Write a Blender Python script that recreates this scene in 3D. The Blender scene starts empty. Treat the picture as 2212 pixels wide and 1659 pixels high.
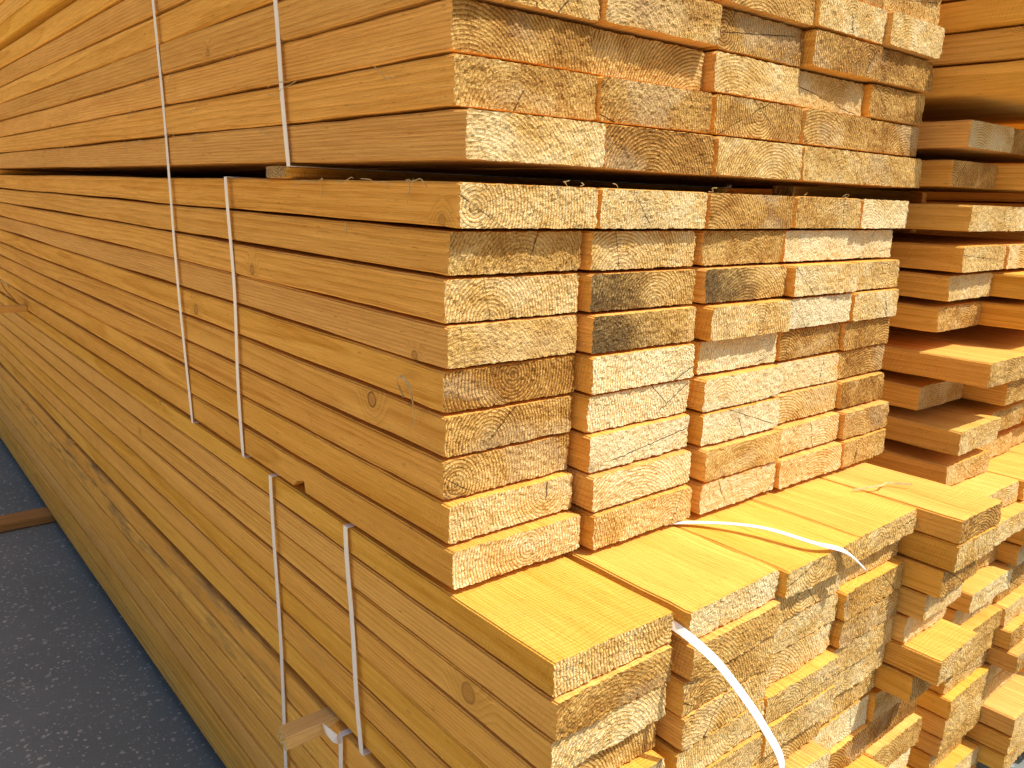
import bpy, math, random
import numpy as np
from mathutils import Matrix, Vector

scene = bpy.context.scene
scene.view_settings.view_transform = 'Standard'
scene.view_settings.look = 'None'
scene.view_settings.exposure = 0
COL = scene.collection
CAMH = 1.215          # camera height above ground
CAMY = -0.70
rnd = random.Random(11)
nrg = np.random.default_rng(5)

# ------------------------------------------------------------------ node helpers
class NT:
    def __init__(s, name):
        s.mat = bpy.data.materials.new(name); s.mat.use_nodes = True
        s.t = s.mat.node_tree; s.t.nodes.clear()
        s.out = s.t.nodes.new('ShaderNodeOutputMaterial')
        s.bsdf = s.t.nodes.new('ShaderNodeBsdfPrincipled')
        s.t.links.new(s.bsdf.outputs[0], s.out.inputs[0])
    def n(s, typ, **kw):
        nd = s.t.nodes.new(typ)
        for k, v in kw.items(): setattr(nd, k, v)
        return nd
    def put(s, sock, v):
        if isinstance(v, bpy.types.NodeSocket): s.t.links.new(v, sock)
        elif v is not None: sock.default_value = v
    def m(s, op, a, b=None, c=None, clamp=False):
        nd = s.n('ShaderNodeMath', operation=op); nd.use_clamp = clamp
        s.put(nd.inputs[0], a); s.put(nd.inputs[1], b); s.put(nd.inputs[2], c)
        return nd.outputs[0]
    def comb(s, x, y, z):
        nd = s.n('ShaderNodeCombineXYZ')
        for i, v in enumerate((x, y, z)): s.put(nd.inputs[i], v)
        return nd.outputs[0]
    def sep(s, v):
        nd = s.n('ShaderNodeSeparateXYZ'); s.put(nd.inputs[0], v); return nd.outputs
    def vm(s, op, a, b=None):
        nd = s.n('ShaderNodeVectorMath', operation=op)
        s.put(nd.inputs[0], a); s.put(nd.inputs[1], b); return nd.outputs[0]
    def noise(s, vec, scale=1, detail=2, rough=.5, dist=0):
        nd = s.n('ShaderNodeTexNoise'); s.put(nd.inputs['Vector'], vec)
        nd.inputs['Scale'].default_value = scale; nd.inputs['Detail'].default_value = detail
        nd.inputs['Roughness'].default_value = rough; nd.inputs['Distortion'].default_value = dist
        return nd.outputs[0]
    def mr(s, v, a, b, c=0., d=1., smooth=False):
        nd = s.n('ShaderNodeMapRange'); nd.clamp = True
        if smooth: nd.interpolation_type = 'SMOOTHSTEP'
        s.put(nd.inputs[0], v)
        for i, q in enumerate((a, b, c, d)): s.put(nd.inputs[i + 1], q)
        return nd.outputs[0]
    def mix(s, f, a, b, blend='MIX'):
        nd = s.n('ShaderNodeMix', data_type='RGBA', blend_type=blend)
        s.put(nd.inputs[0], f)
        for sock, v in ((nd.inputs[6], a), (nd.inputs[7], b)):
            if isinstance(v, tuple) and len(v) == 3: v = v + (1.,)
            s.put(sock, v)
        return nd.outputs[2]
    def ramp(s, f, stops):
        nd = s.n('ShaderNodeValToRGB'); s.put(nd.inputs[0], f)
        el = nd.color_ramp.elements
        while len(el) < len(stops): el.new(.5)
        for e, (p, c) in zip(el, stops):
            e.position = p; e.color = tuple(c) + (1.,)
        return nd.outputs[0]
    def attr(s, name):
        nd = s.n('ShaderNodeAttribute', attribute_type='OBJECT', attribute_name=name)
        return nd.outputs['Fac']
    def bump(s, h, strength, dist, normal=None):
        nd = s.n('ShaderNodeBump'); nd.inputs['Strength'].default_value = strength
        nd.inputs['Distance'].default_value = dist
        s.put(nd.inputs['Height'], h)
        if normal is not None: s.put(nd.inputs['Normal'], normal)
        return nd.outputs[0]

def wood_core(T, damp=.024):
    tc = T.n('ShaderNodeTexCoord').outputs['Object']
    oi = T.n('ShaderNodeObjectInfo').outputs['Random']
    wn = T.n('ShaderNodeTexWhiteNoise', noise_dimensions='1D')
    T.put(wn.inputs['W'], T.m('MULTIPLY', oi, 731.7))
    r = T.sep(wn.outputs['Color'])
    x, y, z = T.sep(tc)[0:3]
    off = T.vm('SCALE', wn.outputs['Color']); off.node.inputs['Scale'].default_value = 37.
    px = T.m('SUBTRACT', x, T.mr(r[0], 0, 1, .0, .19))
    pz = T.m('SUBTRACT', z, T.mr(r[1], 0, 1, -.06, .04))
    dv = T.vm('ADD', T.vm('MULTIPLY', tc, (7., .65, 7.)), off)
    dn = T.m('MULTIPLY', T.m('SUBTRACT', T.noise(dv, 1, 2.5), .5), damp)
    rr = T.m('ADD', T.m('SQRT', T.m('ADD', T.m('MULTIPLY', px, px), T.m('MULTIPLY', pz, pz))), dn)
    return tc, off, oi, r, x, y, z, px, pz, rr

def side_wood(name, light, dark):
    T = NT(name)
    tc, off, oi, r, x, y, z, px, pz, rr = wood_core(T)
    # knots (in the y,z plane)
    kv = T.vm('ADD', T.comb(T.m('MULTIPLY', y, 3.0), T.m('MULTIPLY', T.m('ADD', z, T.m('MULTIPLY', x, .9)), 3.6), 0.), off)
    kd0 = T.n('ShaderNodeTexVoronoi', voronoi_dimensions='2D'); T.put(kd0.inputs['Vector'], kv); kd0.inputs['Scale'].default_value = 1.
    kc = T.sep(kd0.outputs['Color'])
    kdr = T.m('MULTIPLY', kd0.outputs['Distance'], T.mr(kc[1], 0, 1, 1.4, 3.))
    kdr = T.m('ADD', kdr, T.m('MULTIPLY', T.m('LESS_THAN', kc[0], .70), 9.))
    ky = T.m('SUBTRACT', y, T.attr('knot_y')); kz = T.m('SUBTRACT', z, T.attr('knot_z'))
    kdp = T.m('MULTIPLY', T.m('SQRT', T.m('ADD', T.m('MULTIPLY', ky, ky), T.m('MULTIPLY', kz, kz))), T.attr('knot_s'))
    kd = T.m('MINIMUM', kdr, kdp)
    kd = T.m('ADD', kd, T.m('MULTIPLY', T.m('SUBTRACT', T.noise(tc, 60, 2), .5), .016))
    halo = T.mr(kd, .02, .17, 1, 0, True)
    rk = T.m('ADD', rr, T.m('MULTIPLY', halo, .014))
    fr = T.m('FRACT', T.m('MULTIPLY', rk, 210.))
    late = T.m('MULTIPLY', T.m('POWER', fr, 2.2), T.mr(fr, .90, 1., 1., 0.))
    fine = T.noise(T.vm('ADD', T.vm('MULTIPLY', tc, (460., 11., 460.)), off), 1, 3, .65)
    med = T.noise(T.vm('ADD', T.vm('MULTIPLY', tc, (40., 1.0, 40.)), off), 1, 4, .6)
    f = T.m('ADD', T.m('MULTIPLY', late, .50), T.m('ADD', T.m('MULTIPLY', T.mr(fine, .3, .7), .58), T.m('MULTIPLY', T.mr(med, .3, .7), .44)))
    col = T.mix(T.m('SUBTRACT', f, .22, clamp=True), light, dark)
    # per board tone
    hs = T.n('ShaderNodeHueSaturation')
    T.put(hs.inputs['Hue'], T.mr(r[0], 0, 1, .497, .502)); T.put(hs.inputs['Saturation'], T.mr(r[1], 0, 1, .97, 1.04))
    T.put(hs.inputs['Value'], T.attr('shade')); T.put(hs.inputs['Color'], col)
    col = hs.outputs[0]
    # large weathering
    bl = T.noise(T.vm('ADD', T.vm('MULTIPLY', tc, (5., 1.6, 9.)), off), 1, 4, .6)
    col = T.mix(T.mr(bl, .46, .74, 0, .6), col, T.mix(1., col, (.84, .77, .66), 'MULTIPLY'))
    # sap / dirt specks
    sp = T.noise(T.vm('ADD', T.vm('MULTIPLY', tc, (220., 40., 220.)), off), 1, 2, .6)
    col = T.mix(T.mr(sp, .65, .76, 0, .5), col, (.30, .15, .04))
    # knot colour
    kin = T.mr(kd, .034, .040, 1, 0)
    krg = T.m('FRACT', T.m('MULTIPLY', kd, 95.))
    col = T.mix(T.m('MULTIPLY', halo, .30), col, (.58, .30, .07))
    kcol = T.mix(krg, (.66, .36, .10), (.44, .21, .05))
    col = T.mix(T.m('MULTIPLY', kin, .85), col, kcol)
    edge = T.m('MULTIPLY', T.mr(kd, .031, .036, 0, 1), T.mr(kd, .038, .044, 1, 0))
    col = T.mix(T.m('MULTIPLY', edge, T.mr(kc[2], 0, 1, .25, .85)), col, (.12, .05, .015))
    # mould
    mo = T.noise(T.vm('ADD', T.vm('MULTIPLY', tc, (34., 5., 34.)), off), 1, 5, .7)
    mo2 = T.noise(T.vm('ADD', T.vm('MULTIPLY', tc, (3., .9, 3.)), off), 1, 2)
    mm = T.m('MULTIPLY', T.m('MULTIPLY', T.mr(mo, .48, .68), T.mr(mo2, .42, .58)), T.attr('mould'))
    col = T.mix(T.m('MULTIPLY', mm, .85), col, (.15, .125, .10))
    T.put(T.bsdf.inputs['Base Color'], col)
    T.bsdf.inputs['Roughness'].default_value = .8
    T.bsdf.inputs['Specular IOR Level'].default_value = .06
    # saw marks + fibre bump
    swn = T.noise(T.vm('ADD', T.vm('MULTIPLY', tc, (3., 9., 3.)), off), 1, 3)
    sw = T.m('SINE', T.m('ADD', T.m('MULTIPLY', y, 1300.), T.m('ADD', T.m('MULTIPLY', z, 240.), T.m('MULTIPLY', swn, 90.))))
    sw = T.m('MULTIPLY', sw, T.mr(mo2, .40, .62, .05, 1.))
    fz = T.noise(T.vm('ADD', T.vm('MULTIPLY', tc, (500., 90., 500.)), off), 1, 3, .7)
    h = T.m('ADD', T.m('MULTIPLY', sw, .18), T.m('ADD', T.m('MULTIPLY', fine, 1.3), T.m('ADD', T.m('MULTIPLY', fz, 1.1), T.m('MULTIPLY', late, -.4))))
    n1 = T.bump(h, .8, .0013)
    T.put(T.bsdf.inputs['Normal'], T.bump(med, .5, .004, n1))
    return T.mat

def end_wood(name):
    T = NT(name)
    tc, off, oi, r, x, y, z, px, pz, rr = wood_core(T, .010)
    tone = T.attr('tone')
    v = T.vm('ADD', tc, off)
    ang = T.m('ARCTAN2', pz, px)
    rw = T.m('ADD', rr, T.m('MULTIPLY', T.m('SUBTRACT', T.noise(T.vm('MULTIPLY', v, (160., 30., 160.)), 1, 2), .5), .0009))
    fr = T.m('FRACT', T.m('MULTIPLY', rw, 230.))
    late = T.m('MULTIPLY', T.m('POWER', fr, 1.7), T.mr(fr, .86, 1., 1., 0.))
    ringy = T.mr(T.m('FRACT', T.m('MULTIPLY', r[2], 5.3)), .1, .5, .55, 1.)
    rough_ = T.m('SUBTRACT', 1.35, T.m('MULTIPLY', ringy, .80))
    # tears follow the growth rings: noise in polar coordinates round the pith
    pol = T.vm('ADD', T.comb(T.m('MULTIPLY', rw, 760.), T.m('MULTIPLY', ang, 18.), T.m('MULTIPLY', y, 60.)), off)
    tp = T.noise(pol, 1, 3, .65)
    tc2 = T.noise(T.vm('MULTIPLY', v, (620., 60., 360.)), 1, 3, .65)
    torn = T.m('ADD', T.m('MULTIPLY', tp, .5), T.m('MULTIPLY', tc2, .5))
    grit = T.noise(T.vm('MULTIPLY', v, (1100., 200., 900.)), 1, 2, .6)
    blot = T.noise(T.vm('MULTIPLY', v, (18., 10., 24.)), 1, 3, .55, .4)
    patch = T.noise(T.vm('MULTIPLY', v, (8., 5., 12.)), 1, 2, .5)
    # saw kerf lines
    ca = T.m('SUBTRACT', T.m('MULTIPLY', r[0], 1.2), .6)
    kerf = T.m('SINE', T.m('ADD', T.m('MULTIPLY', T.m('ADD', x, T.m('MULTIPLY', z, ca)), 1250.), T.m('MULTIPLY', blot, 14.)))
    kerfw = T.m('MULTIPLY', T.mr(r[1], .2, .6), T.mr(patch, .38, .58))
    tt = T.m('MULTIPLY', T.m('SUBTRACT', T.mr(torn, .36, .64), .5), T.m('MULTIPLY', rough_, .50))
    lv = T.m('ADD', T.m('MULTIPLY', T.mr(blot, .32, .68), .30), T.m('ADD', tt, T.m('MULTIPLY', tone, .74)))
    lv = T.m('ADD', T.m('ADD', lv, .09), T.m('MULTIPLY', T.m('MULTIPLY', late, ringy), -.60))
    lv = T.m('ADD', lv, T.m('MULTIPLY', T.m('SUBTRACT', grit, .5), .4))
    lv = T.m('ADD', lv, T.m('MULTIPLY', T.m('MULTIPLY', kerf, kerfw), .07))
    col = T.ramp(lv, [(0., (.25, .10, .014)), (.25, (.54, .28, .060)), (.52, (.83, .55, .185)), (.86, (.96, .84, .55))])
    col = T.mix(T.mr(patch, .56, .66, 0, .25), col, (.92, .78, .50))
    pit = T.mr(torn, .35, .42, .9, 0)
    col = T.mix(T.m('MULTIPLY', pit, rough_, clamp=True), col, (.24, .095, .012))  # torn pits browner, with raking shade put into their colour
    # radial drying cracks
    wob = T.m('MULTIPLY', T.m('SUBTRACT', T.noise(T.vm('MULTIPLY', v, (90., 1., 90.)), 1, 3), .5), .0030)
    crack = None
    for k, (sel, ri) in enumerate(((.35, 2), (.6, 0))):
        a0 = T.m('MULTIPLY', T.m('SUBTRACT', T.m('FRACT', T.m('MULTIPLY', r[ri], 7.3 + 5 * k)), .5), 3.0)
        d = T.m('ABSOLUTE', T.m('ADD', T.m('MULTIPLY', T.m('SINE', T.m('SUBTRACT', ang, a0)), rr), wob))
        mk = T.m('MULTIPLY', T.mr(d, .0004, .0009, 1, 0), T.m('GREATER_THAN', T.m('FRACT', T.m('MULTIPLY', r[1], 3.7 + k)), sel))
        mk = T.m('MULTIPLY', mk, T.mr(blot, .42, .52))
        col = T.mix(T.m('MULTIPLY', mk, .85), col, (.09, .032, .007))
        if k == 0: crack = mk
    st = T.attr('stain')
    sm = T.m('MULTIPLY', T.mr(T.m('ADD', x, T.m('ADD', T.m('MULTIPLY', z, .9), T.m('ADD', T.m('MULTIPLY', T.m('SUBTRACT', blot, .5), .18), T.m('MULTIPLY', T.m('SUBTRACT', torn, .5), .30)))), .03, .17, 1, 0), st)
    col = T.mix(T.m('MULTIPLY', sm, .92), col, T.mix(T.mr(torn, .4, .65), (.055, .032, .013), (.24, .15, .055)))
    T.put(T.bsdf.inputs['Base Color'], col)
    T.bsdf.inputs['Roughness'].default_value = .6
    T.bsdf.inputs['Specular IOR Level'].default_value = .2
    h = T.m('ADD', T.m('ADD', T.m('MULTIPLY', torn, T.m('MULTIPLY', rough_, 1.9)), T.m('MULTIPLY', grit, .5)), T.m('ADD', T.m('MULTIPLY', T.m('MULTIPLY', late, ringy), .45), T.m('MULTIPLY', crack, -.8)))
    h = T.m('ADD', h, T.m('MULTIPLY', T.m('MULTIPLY', kerf, kerfw), .18))
    T.put(T.bsdf.inputs['Normal'], T.bump(h, 1., .0036))
    return T.mat

M_SIDE = side_wood('sawn_pine_side', (.98, .575, .165), (.62, .285, .052))
M_SIDEY = side_wood('sawn_larch_side', (.98, .590, .155), (.66, .315, .050))
M_SUNLIT_STICK = side_wood('sunlit_pale_stick', (.97, .68, .30), (.74, .42, .13))  # lighter side wood, with sun on the stick put into its colour
M_DARK = side_wood('old_bearer_wood', (.55, .30, .11), (.28, .13, .04))
M_END = end_wood('sawn_end_grain')

def strap_mat():
    T = NT('white_plastic_strap')
    tc = T.n('ShaderNodeTexCoord').outputs['Object']
    n = T.noise(tc, 60, 4)
    T.put(T.bsdf.inputs['Base Color'], T.mix(T.mr(n, .4, .75, 0, .2), (.96, .97, 1.), (.82, .79, .77)))
    T.bsdf.inputs['Roughness'].default_value = .35
    T.put(T.bsdf.inputs['Normal'], T.bump(T.noise(tc, 900, 1), .3, .0004))
    return T.mat
M_STRAP = strap_mat()

def shaving_mat():
    T = NT('pale_wood_fibre')
    tc = T.n('ShaderNodeTexCoord').outputs['Object']
    T.put(T.bsdf.inputs['Base Color'], T.mix(T.noise(tc, 150, 2), (.85, .66, .30), (.30, .17, .07)))
    T.bsdf.inputs['Roughness'].default_value = .7
    return T.mat
M_SHAV = shaving_mat()

def ground_mat():
    T = NT('speckled_concrete')
    tc = T.n('ShaderNodeTexCoord').outputs['Object']
    base = T.mix(T.noise(tc, 3, 5, .6), (.165, .195, .205), (.260, .290, .300))
    base = T.mix(T.mr(T.noise(tc, 260, 3, .7), .35, .7), base, T.mix(1., base, (.75, .75, .75), 'MULTIPLY'))
    jit = T.n('ShaderNodeTexNoise'); jit.inputs['Scale'].default_value = 120.; T.put(jit.inputs['Vector'], tc)
    wv = T.vm('ADD', tc, T.vm('MULTIPLY', jit.outputs['Color'], (.012, .012, .012)))
    for sc, th, sel in ((75, .20, .68), (150, .22, .70), (36, .13, .70)):
        vo = T.n('ShaderNodeTexVoronoi'); vo.inputs['Scale'].default_value = sc; T.put(vo.inputs['Vector'], wv)
        c = T.sep(vo.outputs['Color'])
        m = T.m('MULTIPLY', T.mr(T.m('SUBTRACT', vo.outputs['Distance'], T.m('MULTIPLY', c[1], th * 2.1)), -.05, .04, 1, 0), T.m('GREATER_THAN', c[0], sel))
        base = T.mix(T.m('MULTIPLY', m, .65), base, T.mix(c[2], (.36, .38, .38), (.72, .71, .68)))
    # pale warm ground, added away from the stacks to bounce light onto them
    X = T.sep(tc)[0]
    edge = T.m('ADD', X, T.m('MULTIPLY', T.m('SUBTRACT', T.noise(tc, 3.5, 5, .65), .5), .5))
    bounce_ground = T.mix(T.noise(tc, 40, 5, .7), (.64, .47, .25), (.75, .58, .34))
    base = T.mix(T.mr(edge, -1.25, -.85, 1, 0), base, bounce_ground)
    T.put(T.bsdf.inputs['Base Color'], base)
    T.bsdf.inputs['Roughness'].default_value = .9
    T.bsdf.inputs['Specular IOR Level'].default_value = .1
    T.put(T.bsdf.inputs['Normal'], T.bump(T.noise(tc, 300, 4), .25, .0015))
    return T.mat

# ------------------------------------------------------------------ geometry helpers
def vn(na, nb, fa, fb):
    g = nrg.random((fa + 2, fb + 2)) - .5
    a = np.linspace(0, fa, na); b = np.linspace(0, fb, nb)
    ia = a.astype(int); ib = b.astype(int); ta = (a - ia)[:, None]; tb = (b - ib)[None, :]
    return ((g[np.ix_(ia, ib)] * (1 - ta) + g[np.ix_(ia + 1, ib)] * ta) * (1 - tb)
            + (g[np.ix_(ia, ib + 1)] * (1 - ta) + g[np.ix_(ia + 1, ib + 1)] * ta) * tb)

def board_mesh(name, w, t, L, nx, nz, mats, rough=1., wob=.0008, notch=None):
    gx = np.linspace(0, w, nx + 1); gz = np.linspace(0, t, nz + 1)
    X, Z = np.meshgrid(gx, gz, indexing='ij')
    X = X.copy(); Z = Z.copy()
    # end face slightly smaller than the section: a worn, ragged arris all round
    X = w / 2 + (X - w / 2) * (1 - .0016 / w) ; Z = t / 2 + (Z - t / 2) * (1 - .0018 / t)
    X += vn(nx + 1, nz + 1, nx // 2, nz // 2) * .0014; Z += vn(nx + 1, nz + 1, nx // 2, nz // 2) * .0014
    c = .0016
    for i, sx in ((0, 1), (nx, -1)):
        for k, sz in ((0, 1), (nz, -1)):
            X[i, k] += sx * c; Z[i, k] += sz * c
    Y = (vn(nx + 1, nz + 1, max(2, nx // 2), max(2, nz // 2)) * .0024 + vn(nx + 1, nz + 1, 6, 2) * .0025
         + (nrg.random((nx + 1, nz + 1)) - .5) * .0013) * rough
    Y += (gx / w - .5)[:, None] * (nrg.random() - .5) * .007 + (gz / t - .5)[None, :] * (nrg.random() - .5) * .002
    verts = np.stack([X, Y, Z], -1).reshape(-1, 3)
    idx = np.arange((nx + 1) * (nz + 1)).reshape(nx + 1, nz + 1)
    faces = np.stack([idx[:-1, :-1], idx[1:, :-1], idx[1:, 1:], idx[:-1, 1:]], -1).reshape(-1, 4)
    per = np.concatenate([idx[:, 0], idx[nx, 1:], idx[nx - 1::-1, nz], idx[0, nz - 1:0:-1]])
    P = len(per)
    nomx = np.concatenate([gx, np.full(nz, w), gx[nx - 1::-1], np.zeros(nz - 1)])
    nomz = np.concatenate([np.zeros(nx + 1), gz[1:], np.full(nx, t), gz[nz - 1:0:-1]])
    corner = ((nomx == 0) | (nomx == w)) & ((nomz == 0) | (nomz == t))
    nomx2 = nomx + corner * np.where(nomx == 0, c, -c); nomz2 = nomz + corner * np.where(nomz == 0, c, -c)
    st = [.006, .03, .07, .11, .15, .2, .26, .32, .38, .45, .52, .6, .7, .8, .9, 1.0, 1.15, 1.3, 1.5, 1.7, 1.95, 2.2, 2.5, 2.8, 3.2, 3.7, 4.3]
    if notch: st += [notch - .020, notch - .016, notch + .008, notch + .026]
    st = sorted([s for s in st if s < L - .01]) + [L]
    ph = nrg.random(4) * 6.28
    prev = per; base = len(verts); allv = [verts]; sidef = []
    top = nomz > t * .5; bot = ~top
    for s in st:
        fade = min(1, s / .3)
        dz = wob * fade * (math.sin(s * 4.1 + ph[0]) + .6 * math.sin(s * 9.7 + ph[1]))
        dx = wob * 1.5 * fade * (math.sin(s * 2.3 + ph[2]) + .5 * math.sin(s * 6.1 + ph[3]))
        # slightly ragged arrises
        e1, e2 = nrg.random(2) * .0013
        zz = nomz2 + dz - top * e1 + bot * e2
        if notch and -.017 < s - notch < .010:
            zz = np.maximum(zz, .019 if s < notch else .012)
        pts = np.stack([nomx2 + dx, np.full(P, s), zz], -1)
        allv.append(pts)
        cur = np.arange(base, base + P); base += P
        sidef.append(np.stack([prev, cur, np.roll(cur, -1), np.roll(prev, -1)], -1))
        prev = cur
    verts = np.concatenate(allv); sidef = np.concatenate(sidef)
    fl = faces.tolist() + sidef.tolist() + [prev[::-1].tolist()]
    me = bpy.data.meshes.new(name); me.from_pydata(verts.tolist(), [], fl)
    for m in mats: me.materials.append(m)
    mi = np.zeros(len(fl), dtype=np.int32); mi[:len(faces)] = 1; mi[-1] = 1
    me.polygons.foreach_set('material_index', mi)
    me.update()
    return me

NB = 0
def props(ob, tone, stain, mould, shade, knot):
    ob['tone'] = float(tone); ob['stain'] = float(stain); ob['mould'] = float(mould)
    ob['shade'] = float(shade if shade else rnd.uniform(.88, 1.04))
    k = knot or (-9., 0., 3.4)
    ob['knot_y'] = float(k[0]); ob['knot_z'] = float(k[1]); ob['knot_s'] = float(k[2])

def board(x0, x1, Y, ztop, th, L=6., side=None, res=1, label='', tone=None, stain=0., mould=0., name='lumber_board', group='sawn boards stacked in strapped bundles', cat='board', rough=1., notch=None, wob=.0008, shade=None, knot=None):
    """Y = distance from camera plane, ztop relative to camera height"""
    global NB
    NB += 1
    nx, nz = {2: (84, 22), 1: (64, 16), 0: (30, 8)}[res]
    me = board_mesh(name, x1 - x0, th, L, nx, nz, [side or M_SIDE, M_END], rough, wob, notch)
    ob = bpy.data.objects.new(name, me); COL.objects.link(ob)
    ob.location = (x0, Y + CAMY, ztop + CAMH - th)
    ob['label'] = label; ob['category'] = cat; ob['group'] = group
    props(ob, rnd.random() if tone is None else tone, stain, mould, shade, knot)
    return ob

def stick(xf, Yc, ztop, w, th, L, label, side=None, rot=0., tone=.6):
    me = board_mesh('spacer_stick', w, th, L, 20, 8, [side or M_SIDEY, M_END], 1.)
    ob = bpy.data.objects.new('spacer_stick', me); COL.objects.link(ob)
    ob.rotation_euler = (0, 0, -math.pi / 2 + rot)
    ob.location = (xf, Yc + w / 2 + CAMY, ztop + CAMH - th)
    ob['label'] = label; ob['category'] = 'wooden stick'; ob['group'] = 'spacer sticks between lumber bundles'
    props(ob, tone, 0., 0., 1., None)
    return ob

J = lambda a: rnd.uniform(-a, a)

# ================================================================== STACK ONE
# --- topmost bundle (mostly above the view)
for r in range(3):
    for c in range(5):
        board(c * .2 + .002 + J(.001), c * .2 + .198, .69 + J(.01), .42 + .053 * (r + 1), .0505, side=M_SIDEY, res=0,
              label='long yellow pine board in the topmost bundle', shade=1.05)
# --- top bundle
Bx = [(0, .197), (.199, .399), (.407, .605), (.607, .797), (.799, .984)]
Boff = [.683, .702, .711, .70, .69, .70, .69]
for r in range(7):
    for c in range(5):
        x0, x1 = Bx[c]
        Y = Boff[r] + (0 if c == 0 else J(.007)) - (.003 * c if r > 0 else 0)
        if r == 0: Y = .684 + J(.002)
        board(x0 + J(.002), x1 + J(.001), Y, .029 + .0528 * (r + 1), .0507 - abs(J(.0010)), res=2 if c < 2 and r < 4 else 1,
              tone=.05 + .65 * rnd.random(), label='long sawn pine board in the top strapped bundle, rough golden end')
# --- middle bundle
Mx = [(0, .195), (.204, .400), (.414, .604), (.608, .788), (.791, .943)]
Mrow = [.695, .713, .714, .711, .714, .714, .713, .705, .690]
Mcol = [0, -.020, -.030, -.033, -.034]
ztops = [.0104 - .0505 * i for i in range(9)]
Mk = {0: (.03, .008, 6.0), 2: (.521, .012, 5.2), 4: (.793, .016, 4.2), 5: (.158, .034, 4.0)}
for r in range(9):
    for c in range(5):
        x0, x1 = Mx[c]
        if r == 0:
            x0, x1 = [(0, .202), (.204, .404), (.407, .612), (.614, .80), (.802, .962)][c]
            Y = .695 - .002 * c + J(.001)
        else:
            Y = Mrow[r] + (Mcol[c] if c else 0) + (J(.010) if c else J(.0015))
            if c and r in (1,): Y += .012
        st = 1. if (r, c) in ((2, 1), (3, 1), (2, 2)) else 0.
        lab = 'long sawn pine board in the middle strapped bundle, torn golden end'
        if st: lab = 'sawn pine board whose end is stained black at one side'
        tone = None
        if c in (1, 2) and r in (4, 5, 6): tone = .95
        if c == 0: tone = [.65, .35, .60, .45, .10, .22, .35, .65, .75][r]
        if st: tone = .4
        board(x0 + J(.0018), x1 + J(.001), Y, ztops[r], .0482 - abs(J(.0010)), res=2 if c < 2 else 1, label=lab, tone=tone, stain=st,
              notch=(1.085 - Y if (r == 8 and c == 0) else None), wob=.0009, knot=Mk.get(r) if c == 0 else None,
              shade=[.97, .94, 1., .92, .98, .94, .97, 1., .96][r] if c == 0 else None)
# --- lower bundle : sticks out towards the viewer
Lx = [(.002, .181), (.192, .374), (.376, .553), (.556, .737), (.742, .888)]
Ltop = [.521, .508, .498, .503, .440]
zt = -.4485
for r in range(7):
    th = .0415 if r == 0 else .0470
    for c in range(5):
        x0, x1 = Lx[c]
        Y = Ltop[c] + (0 if r == 0 else J(.012) - (.010 if c == 0 and r == 1 else 0) + (.018 if c in (2, 3) else 0))
        if c == 4 and r > 0: Y += [0, .012, .02, .035, .05, .01, .03][r]
        board(x0 + J(.0012) + (.004 * (r % 2) if c else 0), x1 + J(.001), Y, zt, th - .0019, side=M_SIDEY, res=2 if c < 2 and r < 4 else 1,
              label='long yellow board in the protruding lower bundle',
              tone=.15 + .60 * rnd.random(), mould=.3 if (r >= 5 and c == 0) else .05, wob=.0006,
              shade=([.93, .99, .96, 1.02, .95, 1., .97][r] if c == 0 else None), knot=((.663 - Y, .025, 3.1) if (r == 2 and c == 0) else None))
    zt -= th + .0005
# --- bottom bundle
for r in range(7):
    for c in range(5):
        board(c * .186 + J(.002), c * .186 + .183, .51 + J(.03), -.786 - .0560 * r, .0542, side=M_SIDEY, res=1 if c > 1 else 0,
              label='long yellow sawn board in the bottom bundle', mould=.95 if r < 2 else .6 if r > 4 else .1, shade=1.02 + J(.03))

# ================================================================== STACK TWO
S = 1.05
cols = [(0, .19), (.194, .384), (.388, .578)]
for r in range(5):
    for c, (a, b) in enumerate(cols):
        board(S + a + J(.002), S + b, .535 + J(.004), .189 + .0535 * (r + 1), .0515, side=M_SIDEY, res=0,
              label='long pine board in the upper bundle of the neighbouring stack')
Rz = [.151, .084, .007, -.065, -.119, -.1775, -.2625, -.330, -.397, -.4675]
RY = [.64, .66, .62, .619, .637, .647, .544, .66, .578, .588]
z = -.4675
while z > -1.10:
    z -= .0450; Rz.append(z); RY.append(.53 + J(.03))
for i, (zr, y0) in enumerate(zip(Rz, RY)):
    for c, (a, b) in enumerate(cols):
        Y = y0 if c == 0 else min(.66, max(.46, (.60 if i < 10 else .51) + J(.04) + (.03 if i < 3 else -.01)))
        if i == 6 and c == 1: Y = .56
        th = .047 if i < 9 else .0430
        board(S + a + J(.002), S + b + J(.001), Y, zr, th, side=M_SIDEY if i % 3 else M_SIDE, res=1 if c < 2 else 0,
              label='sawn board with uneven end in the neighbouring piled stack', tone=.2 + .6 * rnd.random(), shade=.94 + J(.07))
for i in range(len(Rz)):
    zb = Rz[i] - (.047 if i < 9 else .0430)
    nxt = Rz[i + 1] if i + 1 < len(Rz) else -1.215
    if zb - nxt > .009:
        for yy in (1.02, 3.0, 5.2):
            stick(S - .004, yy + J(.05), zb - .0004, .05, zb - nxt - .0008, .6, 'flat wooden spacer stick between boards of the neighbouring stack')
for yy in (.95, 3.0, 5.4):
    stick(S + .002, yy, .1885, .06, .037, .6, 'flat wooden spacer stick between boards of the neighbouring stack')
# ================================================================== STACK THREE (seen through the gaps)
for i in range(26):
    for c in range(2):
        board(1.70 + c * .215 + J(.004), 1.70 + c * .215 + .21, .52 + J(.04), -1.15 + .0555 * (i + 1) , .0540, side=M_SIDEY, res=0,
              label='sawn board in a farther golden lumber stack', tone=.3 + .6 * rnd.random())

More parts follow.
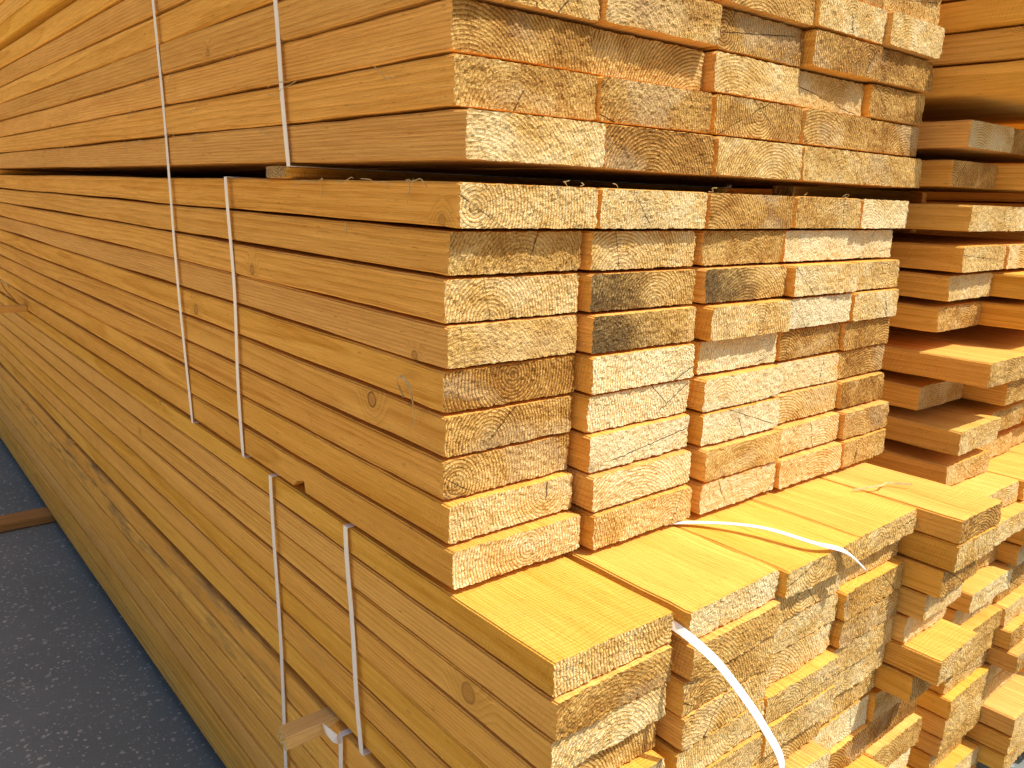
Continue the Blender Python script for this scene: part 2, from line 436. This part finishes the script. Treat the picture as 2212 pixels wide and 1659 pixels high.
# ------------------------------------------------------------------ spacer sticks of stack one
stick(-.003, 1.13, .0286, .070, .0178, 1.0, 'ragged flat stick holding the top bundle above the middle one', tone=.1)
for yy in (3.6, 5.8): stick(-.003, yy, .0286, .085, .0178, 1.0, 'ragged flat stick holding the top bundle above the middle one')
for yy in (1.2, 3.6, 5.8): stick(.0, yy, .4190, .08, .0205, 1.0, 'flat stick under the topmost lumber bundle')
stick(.03, 1.092, -.4385, .016, .0075, .10, 'dark stick end tucked in a notch between two bundles', side=M_SIDE, tone=0.)
stick(-.074, 1.012, -.7790, .034, .0235, .95, 'pale square stick protruding from between two lumber bundles', side=M_SUNLIT_STICK, tone=.7)
for yy in (2.7, 4.6, 6.2): stick(-.004, yy, -.7790, .048, .006, .95, 'pale flat stick between two lumber bundles')
stick(-.16, 3.22, -.425, .055, .020, .155, 'short flat stick protruding from the side of the stack')
for yy, xf in ((1.0, -.01), (3.22, -.42), (5.4, -.05)):
    stick(xf, yy, -1.1800, .09, .0345, 1.5, 'flat bearer board lying on the concrete under the stack', side=M_DARK, tone=.1)
for yy in (.9, 3.0, 5.2):
    zb = Rz[-1] - .0435
    stick(S - .02, yy, zb, .09, max(.02, zb + 1.2145), .62, 'bearer under the neighbouring lumber stack', side=M_DARK)
for yy in (.9, 3.0, 5.2):
    stick(1.69, yy, -1.1512, .09, .063, .45, 'bearer under the farther lumber stack', side=M_DARK)

# ------------------------------------------------------------------ ribbons
def ribbon(name, pts, wvec, width, th, mat, label, cat, group, closed=False, sub=8):
    """pts in (x, Y, z rel cam); catmull-rom smoothed when sub>1"""
    P = [Vector((p[0], p[1] + CAMY, p[2] + CAMH)) for p in pts]
    W = [Vector(w) for w in (wvec if isinstance(wvec, list) else [wvec] * len(P))]
    Q = []; WW = []
    if sub > 1:
        for i in range(len(P) - 1):
            a = P[max(i - 1, 0)]; b = P[i]; c = P[i + 1]; d = P[min(i + 2, len(P) - 1)]
            for k in range(sub):
                t = k / sub
                Q.append(.5 * ((2 * b) + (c - a) * t + (2 * a - 5 * b + 4 * c - d) * t * t + (3 * b - a - 3 * c + d) * t ** 3))
                WW.append(W[i].lerp(W[i + 1], t))
        Q.append(P[-1]); WW.append(W[-1])
    else: Q = P; WW = W
    V = []; F = []; n = len(Q)
    for i, q in enumerate(Q):
        if closed: tan = Q[(i + 1) % n] - Q[i - 1]
        else: tan = Q[min(i + 1, n - 1)] - Q[max(i - 1, 0)]
        w = WW[i] - tan.normalized() * WW[i].dot(tan.normalized()); w.normalize()
        nn = tan.normalized().cross(w)
        for sw, sn in ((-1, -1), (-.35, -1.35), (.35, -1.35), (1, -1), (1, 1), (.35, 1.35), (-.35, 1.35), (-1, 1)):
            V.append(q + w * sw * width / 2 + nn * sn * th / 2)
    m = 8
    for i in range(n if closed else n - 1):
        a = i * m; b = ((i + 1) % n) * m
        for k in range(m): F.append((a + k, b + k, b + (k + 1) % m, a + (k + 1) % m))
    if not closed:
        F.append(tuple(range(m))); F.append(tuple(range((n - 1) * m + m - 1, (n - 1) * m - 1, -1)))
    me = bpy.data.meshes.new(name); me.from_pydata([tuple(v) for v in V], [], F); me.materials.append(mat); me.update()
    ob = bpy.data.objects.new(name, me); COL.objects.link(ob)
    ob['label'] = label; ob['category'] = cat; ob['group'] = group
    return ob

def loop_strap(Yt, Yb, zt, zb, xr, label, xl=-.0040):
    pts = []
    N = 26
    for i in range(N + 1):
        t = i / N; z_ = zt + (zb - zt) * t
        pts.append((xl - .0012 * math.sin(t * 9 + Yt), Yt + (Yb - Yt) * t + .0025 * math.sin(t * 5 + Yb * 7), z_))
    for i in range(1, 10): pts.append((xl + (xr - xl) * i / 10, Yb, zb - .0004))
    for i in range(9): pts.append((xr, Yb + (Yt - Yb) * i / 8, zb + (zt - zb) * i / 8))
    for i in range(1, 10): pts.append((xr + (xl - xr) * i / 10, Yt, zt + .0004))
    ribbon('packing_strap', pts, (0, 1, 0), .0112, .0008, M_STRAP, label, 'strap', 'white plastic straps around lumber bundles', closed=True, sub=1)

loop_strap(1.135, 1.087, .4005, .0275, .990, 'white plastic strap around the top lumber bundle')
loop_strap(1.635, 1.552, .4005, -.4475, .992, 'long white plastic strap around the top and middle bundles')
loop_strap(1.315, 1.297, .0118, -.4475, .970, 'white plastic strap around the middle lumber bundle')
loop_strap(1.182, 1.160, -.4475, -1.179, .940, 'white plastic strap down the side of the two lower bundles')
loop_strap(.937, .905, -.4475, -.7820, .940, 'white plastic strap around the lower lumber bundle')
loop_strap(.960, .965, -.7840, -1.179, .940, 'white plastic strap around the bottom lumber bundle')
# loose ends
ribbon('loose_strap', [(.33, .71, -.447), (.40, .655, -.4425), (.437, .584, -.434), (.458, .5127, -.437), (.50, .492, -.452), (.541, .482, -.484)],
       [(.8, .3, 0)] * 4 + [(.5, .8, .3)] * 2, .010, .0009, M_STRAP, 'loose curled white strap lying on the protruding yellow boards', 'strap', 'white plastic straps around lumber bundles')
ribbon('loose_strap', [(.186, .60, -.466), (.186, .523, -.470), (.197, .478, -.490), (.209, .452, -.516), (.222, .419, -.556), (.240, .402, -.606), (.255, .43, -.68), (.262, .47, -.76)],
       [(.3, .1, 1), (.5, .1, .9), (.8, .1, .6), (1, .1, .4), (1, 0, .3), (1, 0, .2), (1, 0, 0), (1, 0, 0)], .010, .0009, M_STRAP, 'loose white strap hanging in a curve before the board ends', 'strap', 'white plastic straps around lumber bundles')
ribbon('loose_strap', [(-.004, .962, -.792), (-.016, .955, -.783), (-.022, .975, -.776), (-.018, .990, -.782)],
       (0, .6, .8), .012, .0009, M_STRAP, 'short bent strap tail beside a spacer stick', 'strap', 'white plastic straps around lumber bundles')

# shavings and fibres
G = 'loose wood shavings and fibres'
def fibre(pts, w, label='thin curled wood fibre clinging to the board edges'):
    ribbon('wood_shaving', pts, (.3, .5, .8), w, .0005, M_SHAV, label, 'wood shaving', G, sub=5)
fibre([(-.004, .79, -.235), (-.010, .795, -.218), (-.012, .785, -.208), (-.012, .768, -.215), (-.012, .757, -.24), (-.008, .762, -.262)], .0034, 'pale curled wood shaving stuck on the board side')
for k in range(34):
    y0 = rnd.uniform(1.05, 2.8) if k < 24 else rnd.uniform(.75, 1.1)
    z0 = .029 + .0528 * rnd.choice([1, 1, 2, 3]) + J(.003)
    if k >= 24: z0 = rnd.choice([.012, -.04, .012, .135])
    pts = [(-.003, y0, z0)]; dy = J(.02)
    for i in range(4):
        p = pts[-1]; pts.append((p[0] - rnd.uniform(.0, .004), p[1] + dy + J(.006), p[2] - rnd.uniform(-.003, .010)))
    fibre(pts, .0010)
for k in range(7):
    x_ = rnd.uniform(.0, .9); pts = [(x_, .69, .011)]
    for i in range(3):
        p = pts[-1]; pts.append((p[0] + J(.008), p[1] - rnd.uniform(0, .005), p[2] + rnd.uniform(-.001, .004)))
    fibre(pts, .0007)
fibre([(-.02, 3.3, -.42), (-.05, 3.28, -.38), (-.07, 3.22, -.34), (-.05, 3.2, -.36), (-.06, 3.25, -.40)], .006, 'split wood splinter bent out near a spacer stick')
fibre([(.72, .60, -.445), (.76, .575, -.438), (.79, .58, -.442), (.815, .55, -.44)], .003, 'dark twig lying on the protruding boards')

# ------------------------------------------------------------------ ground
me = bpy.data.meshes.new('ground')
R = 150.
gv = []; gf = []
lin = [-R, -40, -10, -4, 0, 4, 10, 40, R]
for a in lin:
    for b in lin: gv.append((a, b, 0))
k = len(lin)
for i in range(k - 1):
    for j in range(k - 1): gf.append((i * k + j, (i + 1) * k + j, (i + 1) * k + j + 1, i * k + j + 1))
me.from_pydata(gv, [], gf); me.materials.append(ground_mat()); me.update()
g = bpy.data.objects.new('ground', me); COL.objects.link(g)
g['kind'] = 'structure'; g['label'] = 'dark speckled concrete yard floor'; g['category'] = 'ground'

# ------------------------------------------------------------------ camera
dX = Vector((.7721, .1202, -.6240)); dY = Vector((-.6347, .1945, -.7479)); dZ = dX.cross(dY).normalized()
Rm = Matrix((dX, dY, dZ)).to_quaternion().normalized().to_matrix().to_4x4()
cam = bpy.data.cameras.new('camera'); co = bpy.data.objects.new('camera', cam); COL.objects.link(co)
co.matrix_world = Matrix.Translation((-.5, CAMY, CAMH)) @ Rm
cam.sensor_width = 36; cam.lens = 36 * 1765 / 2212; cam.clip_start = .01; cam.clip_end = 600
scene.camera = co

# ------------------------------------------------------------------ light
sd = Vector((.29, -.48, .83)).normalized()
sun = bpy.data.lights.new('sun', 'SUN'); sun.energy = 5.; sun.angle = math.radians(.5); sun.color = (1., .94, .78)
so = bpy.data.objects.new('sun', sun); COL.objects.link(so)
so.rotation_euler = sd.to_track_quat('Z', 'Y').to_euler()
w = bpy.data.worlds.new('World'); scene.world = w; w.use_nodes = True
nt = w.node_tree; bg = nt.nodes['Background']
sky = nt.nodes.new('ShaderNodeTexSky'); sky.sky_type = 'NISHITA'; sky.sun_disc = False
sky.sun_elevation = math.asin(sd.z); sky.sun_rotation = math.atan2(sd.x, sd.y)
sky.air_density = 1.; sky.dust_density = 6.; sky.ozone_density = .4
nt.links.new(sky.outputs[0], bg.inputs[0]); bg.inputs[1].default_value = .112
print('boards', NB)
